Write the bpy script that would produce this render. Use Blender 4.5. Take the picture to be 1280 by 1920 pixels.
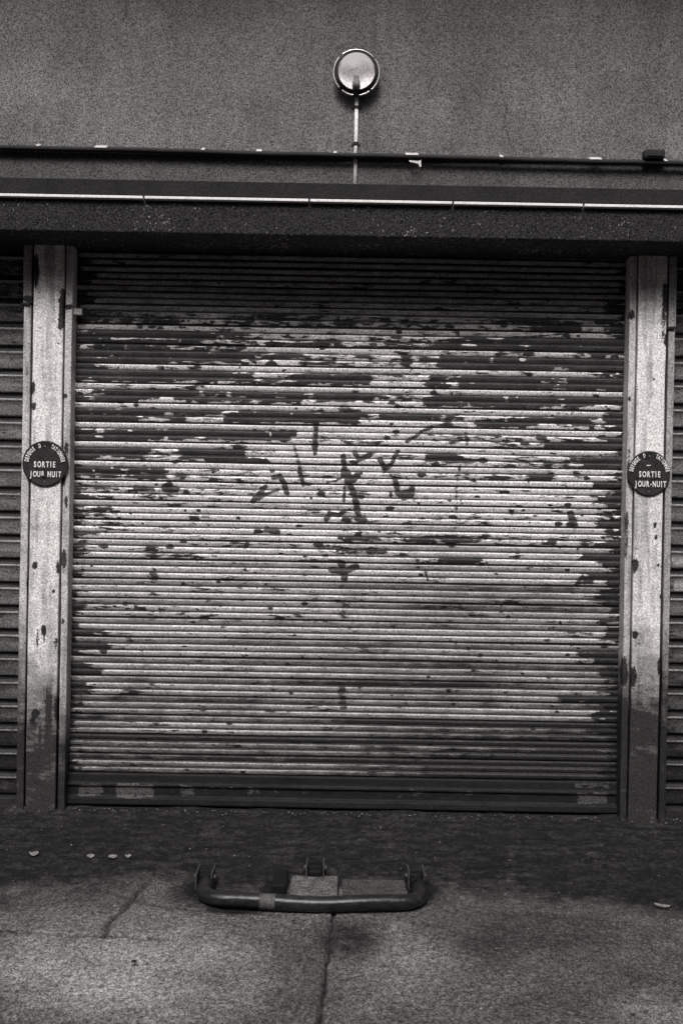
import bpy, bmesh, math, random
import numpy as np
from mathutils import Vector, Matrix

R = math.radians
for o in list(bpy.data.objects): bpy.data.objects.remove(o)
S = bpy.context.scene
COL = S.collection

# ------------------------------------------------------------------ camera
F = 1867.0; D = 4.72; H = 1.461
PITCH = 0.4; ROLL = 1.03
cam_d = bpy.data.cameras.new('camera'); cam = bpy.data.objects.new('camera', cam_d); COL.objects.link(cam)
cam_d.sensor_fit = 'HORIZONTAL'; cam_d.sensor_width = 24.0; cam_d.lens = F/1280*24.0
cam_d.clip_end = 500; cam_d.clip_start = 0.05
CM = Matrix.Rotation(R(90-PITCH), 3, 'X') @ Matrix.Rotation(R(ROLL), 3, 'Z')
cam.matrix_world = Matrix.Translation((0, -D, H)) @ CM.to_4x4()
S.camera = cam

# ------------------------------------------------------------------ light
SUN_EL = 50; SUN_AZ = 8            # degrees; azimuth measured from straight behind the camera to the left
w = bpy.data.worlds.new('World'); S.world = w; w.use_nodes = True
nt = w.node_tree; nt.nodes.clear()
sk = nt.nodes.new('ShaderNodeTexSky'); sk.sky_type = 'NISHITA'; sk.sun_disc = False
sk.sun_elevation = R(SUN_EL); sk.sun_rotation = R(180+SUN_AZ); sk.dust_density = 4
bw = nt.nodes.new('ShaderNodeRGBToBW'); bg = nt.nodes.new('ShaderNodeBackground'); bg.inputs[1].default_value = 0.125
wo = nt.nodes.new('ShaderNodeOutputWorld')
nt.links.new(sk.outputs[0], bw.inputs[0]); nt.links.new(bw.outputs[0], bg.inputs[0]); nt.links.new(bg.outputs[0], wo.inputs[0])
sd = bpy.data.lights.new('sun', 'SUN'); sd.energy = 2.9; sd.angle = R(22); sd.color = (1, .985, .97)
sun = bpy.data.objects.new('sun', sd); COL.objects.link(sun)
sun.rotation_euler = (R(90-SUN_EL), 0, R(-SUN_AZ)); sun.location = (0, -6, 8)
S.view_settings.view_transform = 'Standard'; S.view_settings.look = 'None'; S.view_settings.gamma = 1
S.view_settings.exposure = 0.0

# ------------------------------------------------------------------ helpers
def ray(px, py):
    v = CM @ Vector(((px-640)/F, -(py-960)/F, -1)); return v
def onY(px, py, Y=0.0):            # point of the photograph on the upright plane Y
    v = ray(px, py); t = (Y+D)/v.y; return Vector((v.x*t, Y, H+v.z*t))
def onZ(px, py, Z=0.0):
    v = ray(px, py); t = (Z-H)/v.z; return Vector((v.x*t, -D+v.y*t, Z))
CMi = np.array(CM.inverted())
def proj(X, Y, Z):                 # numpy: where in the photograph a point of the place was seen
    P = np.stack([X, Y+D, Z-H]); c = np.tensordot(CMi, P, axes=1)
    return 640+F*c[0]/-c[2], 960-F*c[1]/-c[2]

def tag(o, label=None, cat=None, group=None, kind=None):
    if label: o['label'] = label
    if cat: o['category'] = cat
    if group: o['group'] = group
    if kind: o['kind'] = kind
    return o
def thing(name, label, cat, loc=(0,0,0), group=None):
    o = bpy.data.objects.new(name, None); COL.objects.link(o); o.location = loc; o.empty_display_size = .05
    return tag(o, label, cat, group)
def link(name, me, mat, parent=None):
    o = bpy.data.objects.new(name, me); COL.objects.link(o)
    if mat: me.materials.append(mat)
    if parent:
        o.parent = parent
        me.transform(Matrix.Translation(-Vector(parent_world(parent))))
    return o
def parent_world(p):
    v = Vector(p.location)
    while p.parent: p = p.parent; v += Vector(p.location)
    return v
def obj(name, bm, mat, parent=None, smooth=False):
    me = bpy.data.meshes.new(name); bmesh.ops.recalc_face_normals(bm, faces=bm.faces); bm.to_mesh(me); bm.free()
    if smooth:
        me.polygons.foreach_set('use_smooth', [True]*len(me.polygons))
    return link(name, me, mat, parent)
def box(bm, x0, x1, y0, y1, z0, z1, bev=0.0, seg=2):
    r = bmesh.ops.create_cube(bm, size=1); vs = r['verts']
    for v in vs:
        v.co = Vector(((x0+x1)/2+v.co.x*(x1-x0), (y0+y1)/2+v.co.y*(y1-y0), (z0+z1)/2+v.co.z*(z1-z0)))
    if bev > 0:
        es = list({e for v in vs for e in v.link_edges})
        bmesh.ops.bevel(bm, geom=es, offset=bev, segments=seg, affect='EDGES', profile=.5)
    return vs
def tube(bm, pts, r, n=12, caps=True):
    pts = [Vector(p) for p in pts]; rings = []
    for i, p in enumerate(pts):
        a = pts[max(i-1, 0)]; b = pts[min(i+1, len(pts)-1)]; t = (b-a).normalized()
        u = t.cross(Vector((0, .12, 1)) if abs(t.z) < .9 else Vector((0, 1, 0))).normalized(); v = t.cross(u)
        rr = r[i] if isinstance(r, (list, tuple)) else r
        rings.append([bm.verts.new(p+u*math.cos(2*math.pi*k/n)*rr+v*math.sin(2*math.pi*k/n)*rr) for k in range(n)])
    for A, B in zip(rings, rings[1:]):
        for k in range(n): bm.faces.new((A[k], A[(k+1) % n], B[(k+1) % n], B[k]))
    if caps: bm.faces.new(rings[0][::-1]); bm.faces.new(rings[-1])
def lathe(bm, c, prof, n=48, a0=0, a1=2*math.pi, closed=True):
    """profile of (radius, depth) turned round the -Y axis through c"""
    c = Vector(c); m = n if closed else n+1; rings = []
    for i in range(m):
        a = a0+(a1-a0)*i/n
        rings.append([bm.verts.new(c+Vector((r*math.cos(a), -d, r*math.sin(a)))) for r, d in prof])
    for i in range(n):
        A, B = rings[i], rings[(i+1) % m]
        for k in range(len(prof)-1):
            bm.faces.new((A[k], A[k+1], B[k+1], B[k]))
def smooth(t): return t*t*(3-2*t)
def vnoise(x, y, seed):
    """numpy value noise, -1..1"""
    rs = np.random.RandomState(seed); T = rs.rand(256, 256)*2-1
    xi = np.floor(x).astype(int); yi = np.floor(y).astype(int); fx = smooth(x-xi); fy = smooth(y-yi)
    g = lambda i, j: T[i % 256, j % 256]
    return (g(xi, yi)*(1-fx)+g(xi+1, yi)*fx)*(1-fy)+(g(xi, yi+1)*(1-fx)+g(xi+1, yi+1)*fx)*fy
def fbm(x, y, seed, o=4):
    s = 0; a = 1; t = 0
    for k in range(o):
        s = s+a*vnoise(x*2**k+17*k, y*2**k+31*k, seed+k); t += a; a *= .55
    return s/t
def seg_dist(px, py, pts):
    d = np.full(px.shape, 1e9)
    for (ax, ay), (bx, by) in zip(pts, pts[1:]):
        L = (bx-ax)**2+(by-ay)**2+1e-9; t = np.clip(((px-ax)*(bx-ax)+(py-ay)*(by-ay))/L, 0, 1)
        d = np.minimum(d, np.hypot(px-ax-t*(bx-ax), py-ay-t*(by-ay)))
    return d
def gridmesh(name, X, Y, Z, attrs, mat, parent=None, smoothf=False):
    """X, Y, Z are rows x cols arrays"""
    r, c = X.shape; me = bpy.data.meshes.new(name)
    co = np.stack([X, Y, Z], -1).reshape(-1, 3)
    i = np.arange(r*c).reshape(r, c)
    q = np.stack([i[:-1, :-1], i[:-1, 1:], i[1:, 1:], i[1:, :-1]], -1).reshape(-1, 4)
    me.vertices.add(r*c); me.vertices.foreach_set('co', co.astype(np.float32).ravel())
    me.loops.add(q.size); me.loops.foreach_set('vertex_index', q.astype(np.int32).ravel())
    me.polygons.add(len(q)); me.polygons.foreach_set('loop_start', np.arange(0, q.size, 4, dtype=np.int32))
    try: me.polygons.foreach_set('loop_total', np.full(len(q), 4, np.int32))
    except Exception: pass
    me.update(calc_edges=True)
    for k, a in attrs.items():
        at = me.attributes.new(k, 'FLOAT', 'POINT'); at.data.foreach_set('value', a.astype(np.float32).ravel())
    if smoothf: me.polygons.foreach_set('use_smooth', [True]*len(q))
    me.validate()
    return link(name, me, mat, parent)

# ------------------------------------------------------------------ materials
TINT = (1.0, .955, .942)
def g3(v): return (v*TINT[0], v*TINT[1], v*TINT[2], 1)
class NT:
    def __init__(s, name):
        s.m = bpy.data.materials.new(name); s.m.use_nodes = True; s.t = s.m.node_tree; s.t.nodes.clear()
        s.out = s.t.nodes.new('ShaderNodeOutputMaterial'); s.p = s.t.nodes.new('ShaderNodeBsdfPrincipled')
        s.t.links.new(s.p.outputs[0], s.out.inputs[0]); s.p.inputs['Specular IOR Level'].default_value = .15; s.geo = s.t.nodes.new('ShaderNodeNewGeometry')
    def L(s, a, b): s.t.links.new(a, b)
    def noise(s, scale, detail=3, rough=.6, stretch=(1,1,1), off=0):
        mp = s.t.nodes.new('ShaderNodeMapping'); mp.inputs['Scale'].default_value = stretch; mp.inputs['Location'].default_value = (off, off*.7, off*1.3)
        s.L(s.geo.outputs['Position'], mp.inputs[0])
        n = s.t.nodes.new('ShaderNodeTexNoise'); n.inputs['Scale'].default_value = scale
        n.inputs['Detail'].default_value = detail; n.inputs['Roughness'].default_value = rough
        s.L(mp.outputs[0], n.inputs['Vector']); return n.outputs[0]
    def rng(s, v, a, b, c, d, clamp=True):
        n = s.t.nodes.new('ShaderNodeMapRange'); n.clamp = clamp
        for i, x in enumerate((a, b, c, d)): n.inputs[i+1].default_value = x
        s.L(v, n.inputs[0]); return n.outputs[0]
    def math(s, op, a, b=None):
        n = s.t.nodes.new('ShaderNodeMath'); n.operation = op
        for i, x in enumerate((a, b)):
            if x is None: continue
            if isinstance(x, (int, float)): n.inputs[i].default_value = x
            else: s.L(x, n.inputs[i])
        return n.outputs[0]
    def mix(s, f, a, b):
        n = s.t.nodes.new('ShaderNodeMix'); n.data_type = 'FLOAT'
        for i, x in ((0, f), (2, a), (3, b)):
            if isinstance(x, (int, float)): n.inputs[i].default_value = x
            else: s.L(x, n.inputs[i])
        return n.outputs[0]
    def attr(s, k):
        n = s.t.nodes.new('ShaderNodeAttribute'); n.attribute_name = k; return n.outputs['Fac']
    def grain(s, amp, scale=230):
        # grit: random value per grain of about 4 mm, mixed with a softer grit twice that size
        sn = s.t.nodes.new('ShaderNodeVectorMath'); sn.operation = 'SNAP'; sn.inputs[1].default_value = (1/scale,)*3
        of = s.t.nodes.new('ShaderNodeVectorMath'); of.operation = 'ADD'; of.inputs[1].default_value = (.00131, .00117, .00143)
        s.L(s.geo.outputs['Position'], of.inputs[0]); s.L(of.outputs[0], sn.inputs[0])
        wn = s.t.nodes.new('ShaderNodeTexWhiteNoise'); s.L(sn.outputs[0], wn.inputs['Vector'])
        b = s.rng(s.noise(scale*.8, 1.5, .7, off=3.1), .35, .65, 0, 1, False)
        x = s.math('ADD', s.math('MULTIPLY', wn.outputs[0], .72), s.math('MULTIPLY', b, .28))
        return s.math('MAXIMUM', s.rng(x, .12, .88, 1-amp*1.25, 1+amp*1.25, False), .12)
    def colour(s, v):
        c = s.t.nodes.new('ShaderNodeCombineColor')
        for i in range(3): s.L(s.math('MULTIPLY', v, TINT[i]), c.inputs[i])
        s.L(c.outputs[0], s.p.inputs['Base Color'])
    def bump(s, h, dist=.002, strength=1.0):
        b = s.t.nodes.new('ShaderNodeBump'); b.inputs['Distance'].default_value = dist; b.inputs['Strength'].default_value = strength
        s.L(h, b.inputs['Height']); s.L(b.outputs[0], s.p.inputs['Normal'])
def simple(name, v, rough=.7, metal=0, gr=.3, mott=.25, ms=6, bump=.0015, spots=None, stretch=(1,1,1)):
    n = NT(name); n.p.inputs['Roughness'].default_value = rough; n.p.inputs['Metallic'].default_value = metal
    c = n.math('MULTIPLY', n.grain(gr), v)
    c = n.math('MULTIPLY', c, n.rng(n.noise(ms, 5, .65, stretch), .25, .75, 1-mott, 1+mott))
    if spots:                                   # chips: (threshold, value, scale)
        th, sv, sc = spots
        m = n.rng(n.noise(sc, 4, .7, off=9), th, th+.015, 0, 1); c = n.mix(m, c, sv)
    c = n.math('MAXIMUM', c, .008); n.colour(c)
    if bump: n.bump(n.noise(160, 3, .7), bump)
    return n.m

# stucco wall: rough render with faint cracks and stains
def wall_mat():
    n = NT('rough_render'); n.p.inputs['Roughness'].default_value = .95
    c = n.math('MULTIPLY', n.grain(.5, 240), .178)
    c = n.math('MULTIPLY', c, n.rng(n.noise(1.3, 5, .6), .28, .72, .72, 1.25))
    c = n.math('MULTIPLY', c, n.rng(n.noise(9, 4, .6, (1,1,.35)), .25, .75, .85, 1.13))
    c = n.math('MULTIPLY', c, n.rng(n.noise(5, 4, .65, (1,1,.10), off=21), .50, .72, 1.0, .70))
    c = n.math('MULTIPLY', c, n.rng(n.noise(2.2, 2, .3, (1,1,1.6), off=27), .56, .575, 1.0, 1.10))
    vo = n.t.nodes.new('ShaderNodeTexVoronoi'); vo.feature = 'DISTANCE_TO_EDGE'; vo.inputs['Scale'].default_value = 1.1
    mp = n.t.nodes.new('ShaderNodeMapping'); mp.inputs['Scale'].default_value = (1.1, 1, .45)
    wob = n.t.nodes.new('ShaderNodeVectorMath'); wob.operation = 'ADD'
    nz = n.t.nodes.new('ShaderNodeTexNoise'); nz.inputs['Scale'].default_value = 5; nz.inputs['Detail'].default_value = 6
    n.L(n.geo.outputs['Position'], nz.inputs['Vector'])
    sc = n.t.nodes.new('ShaderNodeVectorMath'); sc.operation = 'SCALE'; sc.inputs['Scale'].default_value = .25
    n.L(nz.outputs['Color'], sc.inputs[0]); n.L(n.geo.outputs['Position'], wob.inputs[0]); n.L(sc.outputs[0], wob.inputs[1])
    n.L(wob.outputs[0], mp.inputs[0]); n.L(mp.outputs[0], vo.inputs['Vector'])
    gate = n.rng(n.noise(1.7, 2, .5, off=5), .48, .56, 0, 1)
    ck = n.math('MULTIPLY', n.rng(vo.outputs[0], .0015, .006, 1, 0), gate)
    c = n.math('MULTIPLY', c, n.rng(ck, 0, 1, 1, .72))
    n.colour(c); n.bump(n.noise(120, 4, .75), .006); return n.m
YW = -.12; YF = -.30; YL = -.33; z_lin = onY(640, 442, YL).z
M_wall = wall_mat()
M_lower = simple('dark_render', .098, .95, 0, .5, .3, 5, .004)  # darker render; shade below the cable is put into its colour
M_fascia = simple('tarred_fascia', .022, .8, 0, .35, .3, 8, .002)
M_strip = simple('weathered_capping', .85, .5, 0, .12, .12, 18, .0005)
# dark speckled lintel with bright chips
def lintel_mat():
    n = NT('sooty_aggregate'); n.p.inputs['Roughness'].default_value = .9
    c = n.math('MULTIPLY', n.grain(.7, 210), .03)
    z = n.t.nodes.new('ShaderNodeSeparateXYZ'); n.L(n.geo.outputs['Position'], z.inputs[0])
    ch = n.math('ADD', n.noise(95, 2, .6, off=2), n.rng(n.noise(4.5, 3, .6), .3, .7, -.08, .08))
    ch = n.math('ADD', ch, n.rng(z.outputs[2], z_lin, z_lin+.03, .035, 0))
    c = n.mix(n.rng(ch, .70, .73, 0, 1), c, .30)
    n.colour(c); n.bump(n.noise(110, 4, .7), .006); return n.m
M_lintel = lintel_mat()
M_cable = simple('black_rubber', .028, .6, 0, .25, .2, 20, .0008)
M_clip = simple('white_plastic', .62, .5, 0, .2, .2, 40, 0)
M_pipe = simple('painted_pipe', .8, .45, 0, .3, .2, 30, .0006)
M_dark = simple('dark_iron', .035, .55, .2, .3, .3, 20, .001)
M_chrome = simple('worn_chrome', .75, .25, .85, .1, .15, 30, .0003)

def attr_metal(name, paint_v, bare_v, paint_r=.5, bare_r=.65, gr=.38, ink=False, stretch=(.25,1,1.4)):
    """paint and bare metal separated by the vertex field 'paint' (about -1..1); 'grime_shade' darkens with deposits and painted shade"""
    n = NT(name)
    f = n.math('ADD', n.attr('paint'), n.rng(n.noise(60, 4, .75, stretch), .25, .75, -.45, .45))
    f = n.math('ADD', f, n.rng(n.noise(130, 3, .8, (stretch[0]*.6, 1, 1.3), off=31), .3, .7, -.32, .32))
    m = n.rng(f, -.04, .04, 0, 1)
    gr_ = n.grain(gr)
    pv = n.math('MULTIPLY', gr_, n.rng(n.noise(3.5, 4, .6, (.5,1,3)), .25, .75, paint_v*.82, paint_v*1.12))
    bv = n.math('MULTIPLY', gr_, n.rng(n.noise(16, 5, .7, (.4,1,1.5), off=4), .25, .75, bare_v*.55, bare_v*1.7))
    sp = n.rng(n.noise(85, 2, .6, (.5,1,1), off=7), .70, .73, 0, 1)     # pin-head rust spots in the paint
    pv = n.mix(sp, pv, bare_v*.8)
    c = n.mix(m, bv, pv)
    gm = n.math('ADD', n.attr('grime_shade'), n.rng(n.noise(30, 4, .7, (.3,1,1), off=11), .2, .8, -.22, .22))
    c = n.mix(n.rng(gm, .05, .95, 0, .97), c, n.math('MULTIPLY', gr_, .017))
    if ink:
        ik = n.math('ADD', n.attr('ink'), n.rng(n.noise(45, 4, .7, (.6,1,1), off=15), .25, .75, -.25, .25))
        c = n.mix(n.rng(ik, .38, .62, 0, .93), c, n.math('MULTIPLY', gr_, .035))
    n.colour(n.math('MAXIMUM', c, .006))
    n.L(n.rng(m, 0, 1, bare_r, paint_r), n.p.inputs['Roughness'])
    n.bump(n.math('ADD', n.math('MULTIPLY', m, .5), n.math('MULTIPLY', n.noise(140, 3, .7), .6)), .0014)
    return n.m
M_curtain = attr_metal('peeling_shutter_paint', .86, .055, ink=True)
M_post = attr_metal('post_paint', .78, .05, gr=.32, stretch=(1.2,1,.5))
M_guide = attr_metal('guide_paint', .55, .06, gr=.34, stretch=(1.2,1,.5))
M_next = attr_metal('next_shutter_paint', .36, .05, gr=.4)
M_rail = attr_metal('bottom_rail_paint', .085, .014)
M_sign = simple('dark_enamel', .03, .5, 0, .4, .35, 25, .0008, spots=(.66, .12, 45))
M_letter = simple('white_enamel', .78, .5, 0, .2, .15, 60, 0, spots=(.66, .08, 120))

# ------------------------------------------------------------------ setting: ground and pavement
def pavement():
    xs = np.unique(np.round(np.concatenate([np.linspace(-9, -1.8, 60), np.arange(-1.8, 1.8, .0085), np.linspace(1.8, 9, 60)]), 5))
    ys = np.unique(np.round(np.concatenate([np.linspace(-3.2, -2.3, 30), np.arange(-2.3, .12, .0085)]), 5))
    X, Y = np.meshgrid(xs, ys); px, py = proj(X, Y, np.zeros_like(X))
    Z = .006*fbm(X*3, Y*3, 5)+.0035*fbm(X*28, Y*28, 9, 4)+.002*fbm(X*80, Y*80, 13, 2)
    nz = fbm(X*6, Y*6, 21)
    # expansion joint running towards the camera
    j0 = onZ(628, 1690); j1 = onZ(597, 1915)
    def jx(Yv): return j0.x+(j1.x-j0.x)*(Yv-j0.y)/(j1.y-j0.y)
    dj = np.abs(X-jx(Y)+.006*fbm(X*4, Y*14, 33)); wj = np.where(Y > j0.y+.35, 0.0, .011)
    joint = np.clip(1-dj/np.maximum(wj, 1e-4), 0, 1)*(wj > 0)
    # broken slab edge and hairline cracks
    def line(pts):
        P = [(onZ(*p).x, onZ(*p).y) for p in pts]
        return seg_dist(X+.012*fbm(X*14, Y*14, 41), Y+.012*fbm(X*14, Y*14, 42), P)
    crack = np.clip(1-line([(292,1640),(262,1668),(238,1700),(205,1728),(192,1757)])/.016, 0, 1)
    crack = np.maximum(crack, .95*np.clip(1.2-line([(0,1746),(90,1752),(200,1757),(330,1762)])/.011, 0, 1))
    crack = np.maximum(crack, .95*np.clip(1.2-line([(190,1668),(290,1698),(380,1710),(520,1716)])/.010, 0, 1))
    crack = np.maximum(crack, .7*np.clip(1-line([(430,1918),(520,1890),(600,1880)])/.009, 0, 1))
    Z = Z-.014*np.minimum(1, joint*1.6)-.014*crack
    # the apron stands a little proud to the left of the break
    foot = np.clip((Y+.10+.035*fbm(X*5, Y*2, 61, 4))/.05, 0, 1)*(.014+.012*fbm(X*9, Y*12, 62, 4)); Z = Z+np.where(Y > -.2, foot, 0)
    # ground tone: 1 = black, a dark zone before the door with a ragged front edge
    e = py+34*nz+10*fbm(X*22, Y*22, 77, 3)
    edge = 1660+np.interp(px, [0, 150, 290, 420, 560, 700, 900, 1280], [10, -5, -22, 8, -12, -15, 10, 40])
    st = np.clip((edge+62-e)/85, 0, 1)
    st = smooth(st)*(.86+.14*fbm(X*9, Y*30, 55))
    # oil patch below the barrier and drips down the joint
    def blob(cx, cy, rx, ry): return np.clip(1.35-np.hypot((px-cx)/rx, (py-cy)/ry)+.35*nz, 0, 1)
    st = np.maximum(st, .75*blob(660, 1760, 85, 42)); st = np.maximum(st, .55*blob(1010, 1745, 330, 70))
    st = np.maximum(st, .35*blob(1180, 1860, 230, 110)); st = np.maximum(st, .4*blob(560, 1830, 70, 90))  # right-hand blobs: falloff of light towards the corner painted dark
    for a_ in ((372,1672,62,36),(790,1668,58,32),(508,1664,44,28),(590,1640,60,26),(700,1700,95,14),(450,1704,95,12)): st = np.maximum(st, .95*blob(*a_))
    st = np.maximum(st, .85*np.clip(joint*1.5, 0, 1)); st = np.maximum(st, .8*crack)
    st = np.where(np.abs(X) > 2.3, np.clip(.5+.5*nz+(Y+1.2)*.5, 0, .9), st)
    worn = np.clip(1.3-np.hypot((px-260)/260, (py-1830)/100)+.35*nz, 0, 1); worn = np.maximum(worn, .55*np.clip(1.2-np.hypot((px-760)/110, (py-1790)/60)+.4*nz, 0, 1)); worn = np.maximum(worn, .5*np.clip(1.2-np.hypot((px-1230)/120, (py-1900)/50)+.4*nz, 0, 1))
    n = NT('trodden_concrete'); n.p.inputs['Roughness'].default_value = .9
    c = n.math('MULTIPLY', n.grain(.5, 230), n.rng(n.noise(7, 5, .65), .25, .75, .098, .185))
    c = n.math('MULTIPLY', c, n.rng(n.noise(2.1, 4, .6, off=17), .3, .7, .72, 1.25))
    c = n.math('MULTIPLY', c, n.rng(n.noise(60, 4, .7, (1,.8,1), off=2), .33, .67, .4, 1.6))
    c = n.math('MULTIPLY', c, n.rng(n.attr('worn'), 0, 1, 1, 2.5))
    ag = n.rng(n.noise(75, 2, .6, off=6), .64, .70, 0, 1); c = n.mix(ag, c, .42)
    pt = n.rng(n.noise(55, 3, .7, off=36), .62, .68, 0, .75); c = n.mix(pt, c, .03)
    sv = n.math('MULTIPLY', n.grain(.5, 230), n.rng(n.noise(22, 4, .7, (.6,1,1), off=8), .3, .75, .008, .022))
    f = n.math('ADD', n.attr('stain_shade'), n.rng(n.noise(26, 5, .75, off=12), .25, .75, -.22, .22))
    c = n.mix(n.rng(f, .05, .9, 0, 1), c, sv)
    n.colour(n.math('MAXIMUM', c, .006)); n.bump(n.noise(130, 4, .75), .006)
    o = gridmesh('pavement', X, Y, Z, {'stain_shade': st, 'worn': worn}, n.m, None, True); o['kind'] = 'structure'
pavement()
bm = bmesh.new(); r = 120
vs = [bm.verts.new(p) for p in ((-r,-r,-.06), (r,-r,-.06), (r,r,-.06), (-r,r,-.06))]; bm.faces.new(vs)
o = obj('ground', bm, simple('asphalt', .055, .9, 0, .4, .25, 2, .004)); o['kind'] = 'structure'

# ------------------------------------------------------------------ building front
YW = -.12; YF = -.30; YL = -.33
z_cab = onY(640, 293, YW).z; z_fas = onY(640, 343, YF).z; z_str = onY(640, 376, YL-.02).z; z_lin = onY(640, 442, YL).z
XW = 9.0
bd = thing('garage_wall', 'rough dark rendered wall running above the shutters, behind the round lamp', 'wall', (0, 0, z_lin))
bm = bmesh.new(); box(bm, -XW, XW, YW, .45, z_cab, 5.9); obj('rendered_face', bm, M_wall, bd)
bm = bmesh.new(); box(bm, -XW, XW, YW+.016, .45, z_lin+.1, z_cab-.0); obj('lower_course', bm, M_lower, bd)
bm = bmesh.new(); box(bm, -XW, XW, -.89, .45, 4.62, 4.78, .01); obj('shade_slab', bm, M_lower, bd)  # unseen slab added overhead to shade the top of the wall
bm = bmesh.new(); box(bm, -XW, XW, .30, .45, -.05, z_lin+.1); obj('back_wall', bm, M_fascia, bd)
# lintel beam
lt = thing('lintel_beam', 'sooty black speckled beam across the top of the shutters with a pale capping line', 'beam', (0, YL, z_lin))
bm = bmesh.new(); box(bm, -XW, XW, YL, .30, z_lin, z_str-.006, .006); obj('beam', bm, M_lintel, lt)
bm = bmesh.new(); box(bm, -XW, XW, YF, YW+.03, z_str+.006, z_fas, .004); obj('fascia', bm, M_fascia, lt)
cuts = [onY(x, 375, YL).x for x in (-310, -20, 271, 580, 848, 1092, 1345, 1600)]
cuts = [-XW, -6.4, -4.2, cuts[0]]+cuts[1:]+[4.4, 6.6, XW]
for a, b in zip(cuts, cuts[1:]):
    bm = bmesh.new(); box(bm, a+.004, b-.004, YL-.022, YF-.02, z_str-.006, z_str+.006, .002); obj('capping_strip', bm, M_strip, lt)

# cable along the wall with its clips
def cable():
    t = thing('wall_cable', 'thick black cable clipped along the wall above the beam', 'cable', onY(640, 294, YW-.02))
    rs = random.Random(3); pts = []
    x = -XW
    while x < XW:
        pts.append((x, YW-.016, z_cab+.0015*math.sin(x*5)+rs.uniform(-.0012, .0012)-.010*x/1.7)); x += .12
    bm = bmesh.new(); tube(bm, pts, .0122, 10); obj('cable_sheath', bm, M_cable, t, True)
    for px_, w_, py_ in ((70,3,281),(188,11,283),(380,3,286),(485,5,289),(628,2.5,292),(772,12,299),(940,3,300),(1117,11,306),(1248,3,308)):
        c = onY(px_, py_, YW-.03); w2 = w_*.00245
        bm = bmesh.new()
        pr = []
        for k in range(9):
            a = .35+(math.pi/2+.1)*k/8
            pr.append((-math.cos(a), math.sin(a)))
        zc = z_cab-.010*c.x/1.7
        A = []; 
        for sx in (-w2, w2):
            for rr in (.0124, .0150):
                A.append([bm.verts.new((c.x+sx+rs.uniform(-.001,.001), YW-.016+p[0]*rr, zc+p[1]*rr)) for p in pr])
        for k in range(8):
            bm.faces.new((A[1][k], A[1][k+1], A[3][k+1], A[3][k])); bm.faces.new((A[0][k], A[1][k], A[1][k+1], A[0][k+1]))
            bm.faces.new((A[2][k], A[2][k+1], A[3][k+1], A[3][k]))
        box(bm, c.x-w2, c.x+w2, YW-.006, YW+.001, zc+.012, zc+.024, .001)
        obj('cable_clip', bm, M_clip, t)
cable()
c = onY(1222, 297, YW)
bm = bmesh.new(); box(bm, c.x-.048, c.x+.048, YW-.045, YW, c.z-.012, c.z+.030, .008)
box(bm, c.x-.036, c.x+.036, YW-.049, YW-.044, c.z-.004, c.z+.022, .003)
o = obj('junction_box', bm, M_cable); tag(o, 'small black junction box on the cable near the right edge of the wall', 'junction box')
# scrap of pale tape hanging from the cable
c = onY(778, 308, YW)
bm = bmesh.new(); pp = [(-.030,.012,0), (.012,.008,.004), (.024,.012,.006), (.026,-.018,.010), (.020,-.022,.008), (.012,-.004,.004), (-.026,.004,.001)]
fr = [bm.verts.new((c.x+a, YW-.022-d, c.z+b)) for a, b, d in pp]; bk = [bm.verts.new((c.x+a, YW-.0205-d, c.z+b)) for a, b, d in pp]
bm.faces.new(fr); bm.faces.new(bk[::-1])
for k in range(len(pp)): bm.faces.new((fr[k], fr[(k+1) % len(pp)], bk[(k+1) % len(pp)], bk[k]))
tag(obj('tape_scrap', bm, M_clip), 'torn scrap of white tape hanging below the wall cable', 'tape')

# conduit
c0 = onY(668.5, 180, YW); c1 = onY(665.5, 336, YW+.02)
cd = thing('conduit_pipe', 'thin pale upright pipe running from the round lamp down to the beam', 'pipe', c1)
bm = bmesh.new(); tube(bm, [(c0.x, YW-.012, c0.z+.01), (c0.x, YW-.012, z_cab+.05), (c1.x-.001, YW-.0065, z_cab+.01), (c1.x, YW+.012, z_cab-.03), (c1.x, YW+.012, z_fas-.02)], .0088, 12)
obj('pipe', bm, M_pipe, cd, True)
for py_ in (203, 271):
    c = onY(667.5, py_, YW)
    bm = bmesh.new(); tube(bm, [(c0.x, YW-.012, c.z-.007), (c0.x, YW-.012, c.z+.007)], .0112, 14)
    box(bm, c0.x-.021, c0.x+.021, YW-.004, YW, c.z-.006, c.z+.006, .001)
    obj('pipe_clamp', bm, M_dark, cd)

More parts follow.
